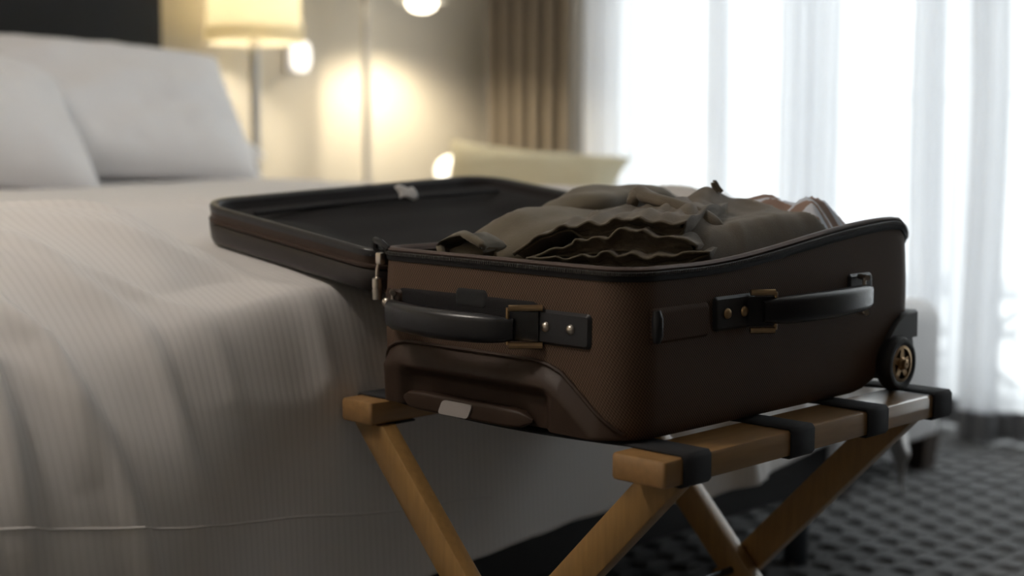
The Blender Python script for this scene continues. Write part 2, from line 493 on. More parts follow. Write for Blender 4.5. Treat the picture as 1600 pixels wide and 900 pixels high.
# ---- duvet
DA0, DA1, DB0, DTOP = .55, 2.12, 1.80, .692
BEND = .86                                    # length of cloth over which it turns from level to hanging
po, pd = [(0.0, 0.0)], [(0.0, 0.0)]
for k in range(1, 241):
    l_ = 1.3 * k / 240; th = math.pi / 2 * sst(0, 1, min(1, l_ / BEND) ** .95) * .985; st_ = 1.3 / 240
    po.append((l_, po[-1][1] + math.cos(th) * st_)); pd.append((l_, pd[-1][1] + math.sin(th) * st_))
PL = np.array([p[0] for p in po]); PO = np.array([p[1] for p in po]); PD = np.array([p[1] for p in pd])
crn = random.Random(11)
CREASES = []
for k_ in range(42):
    a0_ = .10 + k_ * .05 + crn.uniform(-.03, .03)
    b0_ = crn.uniform(-.35, .22)
    CREASES.append((a0_, crn.uniform(.25, .75), b0_, b0_ + crn.uniform(.45, .85), crn.uniform(.008, .020), crn.uniform(.014, .036)))
def cloth(a, b, hl):
    """a across the bed (metres), b metres towards the foot from y = DB0"""
    oa = a - DA1 if a > DA1 else (a - DA0 if a < DA0 else 0.0)
    sg = 1 if oa > 0 else -1
    oa = abs(oa) * 1.05; ob = max(0.0, b)
    l = (oa ** 2.8 + ob ** 2.8) ** (1 / 2.8)
    x = min(max(a, DA0), DA1); y = DB0 - min(b, 0.0) if b < 0 else DB0
    if l > 1e-6:
        h = math.hypot(oa, ob); dx, dy = sg * oa / h, -ob / h
    else: dx, dy = 0, -1
    cf = 2 * oa * ob / (oa * oa + ob * ob + 1e-9)
    out = float(np.interp(l, PL, PO)) + max(0, l - .5) * .06 * cf ** 2
    z = DTOP - float(np.interp(l, PL, PD))
    # folds: soft swells, then sharper creases that start on top and run down over the foot
    on = sst(.05, .45, l)
    sb = a - .5 * min(b, .45)
    r1 = 1 - abs(nz(sb * 3.1 + 5, b * .8, 1.7)) * 2
    sm = nz(a * 1.7, b * 1.9, 9.0)
    fine = nz(sb * 17, b * 3.5, 2.0)
    w = (.006 + .008 * on) * (r1 ** 3 if r1 > 0 else 0) + .008 * sm + .0016 * fine
    for (a0, k, b0, b1, amp, wd) in CREASES:
        if b0 < b < b1:
            d = a - (a0 + k * (min(b, .42) + .25 * max(0, b - .42)) + .02 * nz(b * 4, a0 * 9))
            if -4 * wd < d < 3 * wd:
                f = math.sin(math.pi * (b - b0) / (b1 - b0)) ** .7
                w += amp * f * (math.exp(-(d / wd) ** 2) if d < 0 else math.exp(-(d / (wd * .45)) ** 2))
    hang = sst(.48, .85, l)
    w += hang * (1 - cf) * .010 * math.sin(a * 21 + 3 * nz(a * 2, 0, 3))
    slope = sst(.0, .85, l) * 1.5
    out += w * math.sin(slope); z += w * math.cos(slope)
    # pressed down by the lid of the suitcase
    X, Y = x + dx * out, y + dy * out
    if LH.x - .42 < X < LH.x + LL + .25 and Y < 1.95:
        ins = sst(LH.x - .16, LH.x - .005, X) * (1 - sst(LH.x + LL, LH.x + LL + .2, X)) * (1 - sst(1.69, 1.85, Y))
        lim = lid_bottom_z(X, Y)
        if z > lim: z = z + (lim - z) * ins
        # swells up to the underside of the lid right up to the suitcase
        up = sst(LH.x - .40, LH.x - .02, X) * (1 - sst(LH.x + LL - .05, LH.x + LL + .15, X)) * sst(1.335, 1.395, Y) * (1 - sst(1.69, 1.8, Y))
        if z < lim: z += (lim - z) * up * .92
        # pushed back by the rack and the back of the suitcase
        inr = sst(LH.x - .30, LH.x - .03, X) * (1 - sst(LH.x + LL + .0, LH.x + LL + .10, X)) * (1 - sst(.60, .65, z))
        if Y < 1.342: Y = Y + (1.342 - Y) * inr
    return X, Y, z
seam_z = [(.0, .47), (.6, .415), (.81, .377), (1.04, .343), (1.2, .325), (1.5, .31), (2.3, .30)]
bot_z = [(.0, .235), (1.3, .24), (1.65, .252), (1.9, .275), (2.1, .285), (2.6, .285)]
V, UV = [], []
na, nb = 340, 300
A = np.linspace(-.10, 2.80, na)
def l_at(z): return float(np.interp(DTOP - z, PD, PL))
for i, a in enumerate(A):
    bz = lerp_pts(bot_z, a) + .008 * math.sin(a * 9 + 1) + .005 * nz(a * 12, 2)
    lmax = l_at(bz)
    for j in range(nb):
        b = -1.55 + (lmax + 1.55) * (j / (nb - 1)) ** .8
        V.append(cloth(a, b, lmax)); UV.append((a + .03 * nz(a * 1.5, b * 1.5, 7), b))
F = [(i * nb + j, i * nb + j + 1, (i + 1) * nb + j + 1, (i + 1) * nb + j) for i in range(na - 1) for j in range(nb - 1)]
db = MB(); db.v = V; db.f = F
duvet = obj('duvet', db, 'duvet', None, label='white striped duvet spread over the bed and hanging over its foot', cat='duvet', uv=UV, angle=180, solid=.006)
# stitched welt along the foot
hp = []
for a in np.linspace(.35, 1.30, 120):
    p = cloth(a, l_at(lerp_pts(seam_z, a)), 1); hp.append((p[0], p[1] - .002, p[2]))
obj('seam', MB().tube(hp, .0022, 6), 'sheet', duvet)

def pillow_mb(w, h, t, seed, n=44, pinch=.06):
    """soft pillow: w along x, h along y, lies in the xy plane"""
    P = MB(); top = []
    def pt(u, v, sgn):
        c = (1 - abs(u) ** 3.2); d = (1 - abs(v) ** 3.2)
        th = t * .5 * (max(c, 0) * max(d, 0)) ** .52
        k = 1 - pinch * (1 - abs(u) ** 2) * abs(v) ** 3
        k2 = 1 - pinch * .9 * (1 - abs(v) ** 2) * abs(u) ** 3
        wr = nz(u * 2.2 + seed, v * 2.6, sgn * 2) * .10 + nz(u * 6 + seed, v * 5, 1) * .035
        edge = max(c, 0) * max(d, 0)
        return (u * w / 2 * k2, v * h / 2 * k, sgn * th * (1 + wr * 1.6) + .02 * nz(u * 1.4, v * 1.4, seed) * edge)
    for sgn in (1, -1):
        P.grid([[pt(-1 + 2 * i / n, -1 + 2 * j / n, sgn) for j in range(n + 1)] for i in range(n + 1)])
    return P
def place(mb, loc, rx=0, ry=0, rz=0):
    from mathutils import Euler, Matrix
    m = Matrix.Translation(loc) @ Euler((rx, ry, rz)).to_matrix().to_4x4()
    mb.v = [tuple(m @ Vector(p)) for p in mb.v]
    return mb
R = math.radians
obj('pillow', place(pillow_mb(.78, .40, .20, 1.0), (1.80, 3.22, .872), R(56), R(2), R(0)), 'pillow', None, label='large white pillow propped upright against the black headboard', cat='pillow', group='bed pillows', angle=180)
obj('pillow', place(pillow_mb(.78, .38, .20, 5.0), (1.22, 2.95, .862), R(48), R(9), R(6)), 'pillow', None, label='white pillow leaning in front of the upright pillow', cat='pillow', group='bed pillows', angle=180)
obj('pillow', place(pillow_mb(.50, .30, .15, 9.0), (2.05, 3.40, .768), R(4), R(0), R(-4)), 'pillow', None, label='small white pillow lying flat behind the upright pillow', cat='pillow', group='bed pillows', angle=180)

# ================================================================== luggage rack
RZ = .488
rack = root('luggage_rack', (1.32, 1.08, 0), 'folding oak luggage rack with black straps at the foot of the bed', 'luggage rack')
BARS = [(.867, 1.045, 1.605), (1.307, 1.045, 1.605)]
for y, x0, x1 in BARS:
    obj('top_bar', MB().box(x0, x1, y - .028, y + (.040 if y < 1 else .028), RZ - .028, RZ, .004), 'wood', rack)
def leg(x, ytop, ybot, w=.040, t=.022):
    ztop = RZ - .029
    d = Vector((0, ybot - ytop, -ztop)).normalized(); n = Vector((0, d.z, -d.y))
    a = Vector((x, ytop, ztop)); b = Vector((x, ybot, 0))
    rings = []
    for p in (a, b):
        # ends cut level
        s = w / 2 / abs(n.z) if False else w / 2 / abs(d.z)
        ring = []
        for sx, sy in rrect(-t / 2, t / 2, -s, s, .003, 2, 1): ring.append((p.x + sx, p.y + sy, p.z))
        rings.append(ring)
    return MB().loft(rings, True, True)
obj('leg', leg(1.068, 1.300, .86), 'wood_leg', rack)
obj('leg', leg(1.094, .874, 1.315), 'wood_leg', rack)
obj('leg', leg(1.505, 1.300, .86), 'wood_leg', rack)
obj('leg', leg(1.531, .874, 1.315), 'wood_leg', rack)
obj('pivot_rod', MB().tube([(1.05, 1.087, .232), (1.55, 1.087, .232)], .005, 10), 'bed_metal', rack)
obj('stretcher', MB().box(1.079, 1.516, .93, .955, .060, .095, .004), 'wood', rack)
obj('stretcher', MB().box(1.105, 1.520, 1.22, 1.245, .060, .095, .004), 'wood', rack)
def strap(x0, x1):
    """webbing wrapped round both bars"""
    t = .0016
    y0, y1 = BARS[0][0] - .028 - t, BARS[1][0] + .028 + t
    path = []
    path += [(y0 + .056, RZ - .028 - t), (y0 + .003, RZ - .028 - t), (y0, RZ - .026), (y0, RZ - .002), (y0 + .003, RZ + t), (y0 + .069, RZ + t)]
    for k in range(1, 12):
        u = k / 12; path.append((y0 + .069 + (y1 - y0 - .125) * u, RZ + t - .006 * math.sin(math.pi * u)))
    path += [(y1 - .056, RZ + t), (y1 - .003, RZ + t), (y1, RZ - .002), (y1, RZ - .026), (y1 - .003, RZ - .028 - t), (y1 - .056, RZ - .028 - t)]
    return MB().grid([[(x, y, z) for y, z in path] for x in (x0, (x0 + x1) / 2, x1)])
for x0, x1 in ((1.072, 1.115), (1.255, 1.298), (1.408, 1.451), (1.557, 1.600)):
    obj('strap', strap(x0, x1), 'webbing', rack, solid=.0022)

# ================================================================== suitcase
SX0, SX1, SY0, SY1, SZ = 1.062, 1.618, .899, 1.285, .4915
SR = (.042, .045, .045, .034)
case = root('suitcase', (1.336, 1.09, SZ), 'open brown nylon suitcase packed with clothes on the luggage rack', 'suitcase')
def rim_z(x, y):
    k = 1 - .5 * (y - SY0) / (SY1 - SY0)
    return .667 + .034 * sst(1.16, 1.56, x) * k - .024 * sst(1.565, 1.615, x) + .003 * (y - SY0) / .37
def base_z(x): return SZ + .015 * sst(1.485, 1.545, x)
def ring_at(t, inset=0.0, dz=0.0):
    pts = rrect(SX0 + inset, SX1 - inset, SY0 + inset, SY1 - inset, [max(.004, r - inset * .8) for r in SR], 10, 26)
    return [(x, y, base_z(x) + (rim_z(x, y) - base_z(x)) * t + dz) for x, y in pts]
def bulge(t): return -.0035 * math.sin(math.pi * min(1, max(0, t)))
rings = []
for t, i in ((0, .05), (0, .008), (.012, .003), (.04, .0)): rings.append(ring_at(t, i))
for k in range(1, 15):
    t = .04 + (.925 - .04) * k / 14; rings.append(ring_at(t, bulge(t)))
nr = len(rings[0]); kr = 2 * 36 + 12          # start of the loop moved to the hinge side
rings = [r[kr:] + r[:kr] for r in rings]
ref = rings[8]; al = [0.0]
for a, b in zip(ref, ref[1:]): al.append(al[-1] + math.hypot(a[0] - b[0], a[1] - b[1]))
buv = [(al[i], p[2]) for r in rings for i, p in enumerate(r)]
obj('body', MB().loft(rings, True, False), 'nylon_body', case, angle=60, uv=buv)
obj('zipper_tape', MB().loft([ring_at(.922, -.0008), ring_at(.925, -.0024), ring_at(.955, -.0034), ring_at(.975, -.0030), ring_at(.985, .001)]), 'tape', case, angle=60)
obj('rim_binding', MB().loft([ring_at(.980, -.0012), ring_at(.992, -.0022), ring_at(1.005, .0005), ring_at(1.005, .006), ring_at(.97, .010)]), 'binding', case, angle=70)
obj('lining', MB().loft([ring_at(.985, .0085), ring_at(.6, .012), ring_at(.12, .014), ring_at(.08, .03)], False, True), 'nylon_in', case, angle=60)
# bottom piping
obj('piping', MB().tube([(x, y, z + .006) for x, y, z in ring_at(0, .006)] + [(SX0 + .05, SY0 + .006, SZ + .006)], .003, 6), 'leather', case)
# zip teeth round the rim
zt = MB()
rp = ring_at(.968, -.0036); P = [Vector(p) for p in rp]; P.append(P[0])
for a, b in zip(P, P[1:]):
    L = (b - a).length; n = max(1, int(round(L / .0028)))
    d = (b - a).normalized(); nrm = Vector((d.y, -d.x, 0))
    for k in range(n):
        c = a + (b - a) * ((k + .5) / n); e = d * .0008; u = Vector((0, 0, .0022)); o_ = nrm * .0016
        zt.add([c - e - u, c + e - u, c + e + u, c - e + u, c - e - u * .7 + o_, c + e - u * .7 + o_, c + e + u * .7 + o_, c - e + u * .7 + o_],
               [(4, 5, 6, 7), (0, 1, 5, 4), (1, 2, 6, 5), (2, 3, 7, 6), (3, 0, 4, 7)])
zo = obj('zipper_teeth', zt, 'tooth', case, smooth=False, fixn=False); zo['kind'] = 'stuff'

# near-face surface
def near_x(y, z=.58):
    t = (z - SZ) / .173
    x = SX0 + bulge(t)
    if y > SY1 - SR[3]:
        q = min(1, (y - (SY1 - SR[3])) / SR[3]); x += SR[3] * (1 - math.sqrt(max(0, 1 - q * q)))
    if y < SY0 + SR[0]:
        q = min(1, (SY0 + SR[0] - y) / SR[0]); x += SR[0] * (1 - math.sqrt(max(0, 1 - q * q)))
    return x
# moulded leather panel with the handle recess
ptop = [(.908, .4955), (.925, .509), (.943, .523), (.965, .541), (.985, .556), (1.003, .5625), (1.024, .5655), (1.12, .5655), (1.228, .565), (1.245, .562), (1.258, .556), (1.267, .546), (1.273, .530), (1.2745, .512)]
rows = []
ny, nzr = 150, 46
for i in range(ny + 1):
    y = .910 + (1.2738 - .910) * i / ny
    zt_ = lerp_pts(ptop, y); row = []
    for j in range(nzr + 1):
        v = j / nzr; z = .4945 + (zt_ - .4945) * v
        edge = min((1 - v) * (zt_ - .4945), (y - .910) * .8, 1.2738 - y + .004)
        bul = .013 * sst(0, .026, edge) ** .7 if edge > 0 else 0
        rec = sst(.990, 1.012, y) * (1 - sst(1.218, 1.234, y)) * (1 - sst(.526, .541, z))
        row.append((near_x(y, z) - .0006 - bul * (1 - .95 * rec), y, z))
    rows.append(row)
obj('handle_panel', MB().grid(rows), 'leather_brown', case, angle=180)
ep = [(near_x(y, lerp_pts(ptop, y)) - .002, y, lerp_pts(ptop, y)) for y in np.linspace(.912, 1.273, 90)]
obj('panel_piping', MB().tube(ep, .0022, 6), 'leather_brown', case)
# retracted pull grip with its button
gr = []
for k in range(15):
    u = k / 14; y = 1.229 - (1.229 - 1.022) * u
    e = math.sqrt(max(.02, 1 - (abs(2 * u - 1)) ** 8)); xc = 1.0535
    gr.append([(xc + cx, y, .5015 + cz) for cx, cz in rrect(-.009 * e, .007 * e, -.0105 * e, .0105 * e, .004 * e, 4, 2)])
grip = obj('pull_grip', MB().loft(gr, True, True), 'leather_brown', case)
bt = MB().prism(rrect(1.108, 1.156, .4925, .5085, .004, 4, 1), lambda u, w, h: (h, u - .004 * (w - .5) / .008, w), 1.0455, 1.0425)
obj('release_button', bt, 'silver', grip, angle=50)

def soft_corner(u, w, hu, hw, r):
    """square grid point (u, w) in a box of half sizes hu, hw moved so that the corners are round"""
    du, dw = abs(u) - (hu - r), abs(w) - (hw - r)
    if du > 0 and dw > 0:
        k = max(du, dw) / math.hypot(du, dw); du *= k; dw *= k
        u = math.copysign(hu - r + du, u); w = math.copysign(hw - r + dw, w)
    return u, w
def patch_near(y0, y1, z0, z1, h, r=.006):
    rows = []
    for i in range(25):
        y = y0 + (y1 - y0) * i / 24; row = []
        for j in range(13):
            z = z0 + (z1 - z0) * j / 12
            e = min(y - y0, y1 - y, z - z0, z1 - z)
            u_, w_ = soft_corner(y - (y0 + y1) / 2, z - (z0 + z1) / 2, (y1 - y0) / 2, (z1 - z0) / 2, r)
            Y_, Z_ = (y0 + y1) / 2 + u_, (z0 + z1) / 2 + w_
            row.append((near_x(Y_, Z_) + .0003 - h * math.sqrt(min(1, e / .003 + .02)), Y_, Z_))
        rows.append(row)
    return MB().grid(rows)
def right_y(z): return SY0 + bulge((z - SZ) / .19)
def patch_right(x0, x1, z0, z1, h, roll=0.0):
    rows = []
    for i in range(33):
        x = x0 + (x1 - x0) * i / 32; row = []
        for j in range(13):
            z = z0 + (z1 - z0) * j / 12
            e = min(x - x0, x1 - x, z - z0, z1 - z)
            hh = h * math.sqrt(min(1, e / .003 + .02)) + roll * math.exp(-((x - x0 - .006) / .005) ** 2) * min(1, e / .003)
            u_, w_ = soft_corner(x - (x0 + x1) / 2, z - (z0 + z1) / 2, (x1 - x0) / 2, (z1 - z0) / 2, .006)
            row.append(((x0 + x1) / 2 + u_, right_y(z) + .0003 - hh, (z0 + z1) / 2 + w_))
        rows.append(row)
    return MB().grid(rows)
def rivet(c, n, r=.0052):
    c = Vector(c); n = Vector(n)
    axis = 'x' if abs(n.x) > .5 else 'y'
    s = n.x if axis == 'x' else n.y
    pr_ = [(r * 1.05, 0), (r, s * .0012), (r * .85, s * .0025), (r * .5, s * .0036), (.0003, s * .004)]
    return MB().lathe(pr_, c, axis, 18)
def bar_loft(path, hw, th, n=4, zc=None):
    """leather grip: rounded section swept along path; hw half height list, th half thickness list"""
    P = [Vector(p) for p in path]; rings = []
    for i, p in enumerate(P):
        t = (P[min(i + 1, len(P) - 1)] - P[max(i - 1, 0)]); t.z = 0; t.normalize()
        nrm = Vector((t.y, -t.x, 0))
        rings.append([tuple(p + nrm * a + Vector((0, 0, b))) for a, b in rrect(-th[i], th[i], -hw[i], hw[i], min(th[i], hw[i]) * .85, n, 2)])
    return MB().loft(rings, True, True)

# --- top carry handle (near face)
HZ = .6015
hr = root  # alias kept short
obj('handle_dark_strip', patch_near(1.018, 1.245, .590, .627, .0012), 'tape', case)  # dark strip on the near face behind the handle
pa = obj('handle_patch', patch_near(.945, 1.026, .5835, .6195, .004), 'leather', case)
for y in (1.006, .971): obj('rivet', rivet((near_x(y, .602) - .0036, y, .602), (-1, 0, 0)), 'nickel', pa)
pb = obj('handle_patch', patch_near(1.236, 1.2735, .588, .624, .0035), 'leather_brown', case)
obj('rivet', rivet((near_x(1.262, .606) - .0035, 1.264, .607), (-1, 0, 0), .0055), 'nickel', pb)
obj('webbing_tag', patch_near(1.097, 1.147, .612, .633, .0022), 'webbing', case)
hpth, hws, ths = [], [], []
for k in range(25):
    u = k / 24; y = 1.238 - (1.238 - 1.036) * u
    outv = .024 + .030 * math.sin(math.pi * u) ** .75
    if u < .12: outv -= .010 * (1 - u / .12)
    hpth.append((SX0 - outv, y, HZ - .004 * u)); e = 1 - abs(2 * u - 1) ** 6
    hws.append(.0115 + .0045 * e); ths.append(.0045 + .0055 * e)
hd = obj('carry_handle', bar_loft(hpth, hws, ths), 'leather', case)
def ring_near(ya, yb, oa, ob, mat='brass'):
    m = MB()
    for dz in (-.0195, .0195):
        m.tube([(near_x(ya) - oa, ya, HZ + dz), (near_x(yb) - ob, yb, HZ + dz)], .0034, 8)
    m.tube([(near_x(yb) - ob + .003, yb + .004, HZ - .0195), (near_x(yb) - ob + .003, yb + .004, HZ + .0195)], .0022, 8)
    return m
obj('handle_ring', ring_near(1.012, 1.036, .002, .028), 'brass', hd)
obj('handle_ring', ring_near(1.250, 1.234, .004, .016), 'nickel', hd)
lk = [(near_x(1.02) - .003, 1.016, HZ), (SX0 - .012, 1.028, HZ), (SX0 - .022, 1.042, HZ)]
obj('handle_tab', bar_loft(lk, [.0165] * 3, [.002] * 3), 'leather', hd)

# --- side carry handle (right face)
SZH = .611
sd = obj('side_tab', patch_right(1.090, 1.186, .5905, .6265, .003), 'nylon', case)
obj('tab_roll', MB().tube([(1.0965, SY0 - .006, .5925), (1.0965, SY0 - .0072, .600), (1.0965, SY0 - .0072, .617), (1.0965, SY0 - .006, .6245)], [.004, .0062, .0062, .004], 12), 'leather', sd)
pa = obj('handle_patch', patch_right(1.192, 1.266, .594, .6305, .0035), 'leather', case)
for x in (1.214, 1.244): obj('rivet', rivet((x, right_y(.612) - .003, .612), (0, -1, 0), .0056), 'brass', pa)
pb = obj('handle_patch', patch_right(1.452, 1.505, .598, .638, .0035), 'leather', case)
hpth, hws, ths = [], [], []
for k in range(25):
    u = k / 24; x = 1.262 + (1.462 - 1.262) * u
    outv = .018 + .016 * math.sin(math.pi * u * .95) ** .8 + .006 * u
    hpth.append((x, SY0 - outv, SZH + .003 * u)); e = 1 - abs(2 * u - 1) ** 6
    hws.append(.0115 + .004 * e); ths.append(.0045 + .0050 * e)
hpth.append((1.466, SY0 - .016, SZH + .003)); hws.append(.012); ths.append(.004)
hs = obj('carry_handle', bar_loft(hpth, hws, ths), 'leather', case)
def ring_right(xa, xb, oa, ob, zc):
    m = MB()
    for dz in (-.0205, .0205):
        m.tube([(xa, right_y(.61) - oa, zc + dz), (xb, right_y(.61) - ob, zc + dz)], .0034, 8)
    sg = 1 if xb > xa else -1
    m.tube([(xb + sg * .004, right_y(.61) - ob + .002, zc - .0205), (xb + sg * .004, right_y(.61) - ob + .002, zc + .0205)], .0022, 8)
    return m
obj('handle_ring', ring_right(1.254, 1.275, .004, .021, SZH), 'brass', hs)
obj('handle_ring', ring_right(1.472, 1.462, .004, .021, SZH + .003), 'nickel', hs)
lk = [(1.250, SY0 - .003, SZH), (1.262, SY0 - .014, SZH), (1.278, SY0 - .021, SZH)]
obj('handle_tab', bar_loft(lk, [.016] * 3, [.002] * 3), 'leather', hs)

# --- wheels and their housings
def wheel_set(mirror):
    ym = (lambda y: y) if not mirror else (lambda y: SY0 + SY1 - y)
    poly = [(1.524, .506), (1.526, .522), (1.532, .540), (1.544, .559), (1.560, .573), (1.578, .582), (1.609, .584), (1.6095, .551), (1.597, .551), (1.602, .530), (1.600, .512), (1.595, .508)]
    hsb = MB()
    if not mirror: hs_y = [(SY0 + .01, 0), (.8935, 0), (.8895, .003)]
    else: hs_y = [(SY1 - .01, 0), (SY1 + .0065, 0), (SY1 + .0105, .003)]
    cxm, czm = 1.57, .54
    hsb.loft([[(x + (cxm - x) * i / .05, y, z + (czm - z) * i / .05) for x, z in poly] for y, i in hs_y], True, True)
    ho = obj('wheel_housing', hsb, 'plastic', case, angle=45)
    wc = (1.5545, ym(.8895), .5225)
    s = -1 if not mirror else 1
    wr = .0335
    tire = MB().lathe([(wr * .66, -s * .008), (wr * .9, -s * .009), (wr, -s * .004), (wr, s * .006), (wr * .93, s * .011), (wr * .80, s * .012), (wr * .66, s * .010)], wc, 'y', 40)
    wo = obj('wheel', tire, 'rubber', case)
    hub = MB().lathe([(wr * .67, s * .004), (wr * .67, s * .0105), (wr * .56, s * .0110), (wr * .54, s * .006)], wc, 'y', 40)
    for k in range(5):
        a = 2 * math.pi * k / 5 + .3; ca, sa = math.cos(a), math.sin(a)
        q = [(.006, -.0050), (.0195, -.0032), (.0195, .0032), (.006, .0050)]
        hub.loft([[(wc[0] + u * ca - w * sa, wc[1] + s * h, wc[2] + u * sa + w * ca) for u, w in q] for h in (.004, .0098)], True, True)
    obj('hub', hub, 'brass', wo, angle=40)
    obj('hub_disc', MB().lathe([(.0005, s * .0035), (wr * .66, s * .0035)], wc, 'y', 30), 'plastic', wo)
    obj('axle_cap', MB().lathe([(.0082, s * .004), (.0082, s * .0105), (.006, s * .0125), (.0058, s * .0155), (.0045, s * .0165), (.0015, s * .0165), (.0013, s * .0145)], wc, 'y', 24), 'brass', wo, angle=35)
wheel_set(False); wheel_set(True)

# --- zip sliders with pulls hanging at the hinge-side corner
sl = MB().box(1.060, 1.068, 1.277, 1.287, .650, .664, .002)
so = obj('zip_slider', sl, 'nickel', case)
obj('zip_pull', MB().tube([(1.064, 1.283, .655), (1.0625, 1.2855, .645), (1.062, 1.286, .634)], .0022, 8), 'nickel', so)
obj('pull_tab', MB().lathe([(.0005, 0), (.0055, .0005), (.0058, .012), (.0052, .0125), (.0052, .014), (.0058, .0145), (.0056, .025), (.003, .027), (.0005, .0272)], (1.062, 1.286, .608), 'z', 16), 'nickel', so)
obj('rim_loop', MB().tube([(1.066, 1.27, .668), (1.062, 1.279, .676), (1.064, 1.290, .678), (1.070, 1.297, .670), (1.072, 1.298, .662)], .0042, 8), 'leather', case)

# --- lid, lying open on the bed
def lring(r, inset=0.0):
    return [tuple(lid_pt(x, y, r)) for x, y in rrect(inset, LL - inset, inset, LW - inset, [max(.004, q - inset) for q in (.035, .035, .062, .062)], 10, 14)]
lid = obj('lid', MB().loft([lring(-LD, .05), lring(-LD, .014), lring(-LD + .004, .003), lring(-LD + .010, 0), lring(-.026, -.0025), lring(-.0235, .0005)], True, False), 'lid_leather', case, angle=60)
obj('lid_band', MB().loft([lring(-.0235, .0005), lring(-.022, -.003), lring(-.019, -.003), lring(-.0175, 0), lring(-.008, -.001)]), 'leather_brown', lid, angle=60)
obj('lid_rim', MB().loft([lring(-.0085, -.0015), lring(-.002, -.0025), lring(.001, 0), lring(0, .006), lring(-.004, .010)]), 'leather', lid, angle=60)
obj('lid_lining', MB().loft([lring(-.002, .008), lring(-.012, .014), lring(-.034, .03), lring(-.044, .07)], False, True), 'nylon_in', lid, angle=80)
# mesh pocket stretched across the lid
rows = []
for i in range(41):
    p = .028 + (LL - .056) * i / 40; row = []
    for j in range(31):
        q = .03 + (LW - .065) * j / 30
        e = min(p - .028, LL - .028 - p, q - .03, LW - .035 - q)
        r = -.011 - .024 * sst(0, .11, e) + .004 * nz(p * 9, q * 9, 3) * sst(0, .03, e) + .006 * math.exp(-((q - .26) / .03) ** 2) * sst(0, .08, e)
        row.append(tuple(lid_pt(p, q, r)))
    rows.append(row)
obj('mesh_pocket', MB().grid(rows), 'mesh', lid, angle=180)
obj('pocket_zip', MB().tube([tuple(lid_pt(p, .315 + .01 * math.sin(p * 8), -.010)) for p in np.linspace(.05, LL - .05, 24)], .0035, 6), 'tape', lid)
rows = [[tuple(lid_pt(.285 + .030 * i / 4 + .003 * math.sin(j), .295 - .006 * i / 4 + .010 * j / 4, -.004 + .016 * j / 4 + .003 * math.sin(i * 1.5))) for j in range(5)] for i in range(5)]
obj('care_label', MB().grid(rows), 'sheet', lid, solid=.001)
# fabric hinge between lid and body
hb = MB().grid([[(x, y, z) for x in np.linspace(SX0 + .05, SX1 - .05, 12)] for y, z in ((SY1 + .001, .648), (SY1 + .006, .640), (SY1 + .012, .634), (SY1 + .02, .632))])
obj('hinge_strip', hb, 'tape', case, solid=.002)

# ================================================================== clothes in the suitcase
def px_d(px, py, c): return on_plane(px, py, (1, 1, 0), c)     # upright plane across the near corner of the case
def resample(pts, n):
    P = [np.array(p, float) for p in pts]; d = [0]
    for a, b in zip(P, P[1:]): d.append(d[-1] + np.linalg.norm(b - a))
    out = []
    for k in range(n):
        t = d[-1] * k / (n - 1)
        for i in range(len(P) - 1):
            if t <= d[i + 1] + 1e-9:
                u = (t - d[i]) / max(1e-9, d[i + 1] - d[i]); out.append(P[i] * (1 - u) + P[i + 1] * u); break
    return out
def smooth_pts(P, it=2):
    P = [np.array(p) for p in P]
    for _ in range(it):
        P = [P[0]] + [P[i] * .5 + (P[i - 1] + P[i + 1]) * .25 for i in range(1, len(P) - 1)] + [P[-1]]
    return P
def leg_tube(top, bot, c, back, steps=16, lift=0.0, n=70, seed=0.0):
    """trouser leg with an open wavy hem: hem loop from photo points, swept back into the pile"""
    T = smooth_pts(resample([px_d(x, y, c) for x, y in top], n), 1); B = smooth_pts(resample([px_d(x, y, c + .01) for x, y in bot], n), 1)
    for k in range(n):
        f = math.sin(math.pi * k / (n - 1))
        T[k] = T[k] + np.array((0, 0, .0026 * f * math.sin(k * .62 + seed) + .0018 * f * nz(k * .4, seed)))
        B[k] = B[k] + np.array((0, 0, .0016 * f * math.sin(k * .55 + seed * 2)))
    rings = []
    for k in range(steps):
        u = (k / (steps - 1)) ** 1.3; ring = []
        for idx, p in enumerate(T + B[::-1][1:-1]):
            isb = idx >= len(T)
            q = np.array(p) + np.array(back) * u
            w = (nz(q[0] * 14 + seed, q[1] * 14, q[2] * 6) * .010 + nz(q[0] * 36, q[1] * 36, seed) * .004) * sst(0, .2, u)
            q[2] += w + (lift * math.sin(u * math.pi * .5) if not isb else 0)
            if isb: q[2] -= .012 * sst(0, .3, u)
            ring.append(tuple(q))
        rings.append(ring)
    tube = MB().loft(rings, False, True)
    # crumpled cloth bunched inside the opening
    inner = []
    for k in range(3, n - 3):
        row = []
        for j in range(13):
            v = j / 12
            p = np.array(T[k]) * (1 - v) + np.array(B[k]) * v
            dep = .001 + .008 * math.sin(math.pi * v) * (.6 + .5 * nz(k * .13, v * 2.5, seed)) + .004 * nz(k * .35, v * 5, seed + 3)
            row.append(tuple(p + np.array((.9, .3, 0)) * dep))
        inner.append(row)
    hem = MB().tube([tuple(p) for p in T], .0016, 6)
    hem.tube([tuple(p) for p in B], .0016, 6)
    return tube, MB().grid(inner), hem
def add_leg(parent, mat, *a, **k):
    t, inn, hem = leg_tube(*a, **k)
    o_ = obj('leg_opening', t, mat, parent, angle=180, solid=.0022, fixn=False)
    obj('inner_fold', inn, mat, o_, angle=180)
    obj('stitched_hem', hem, 'khaki', o_, angle=180)

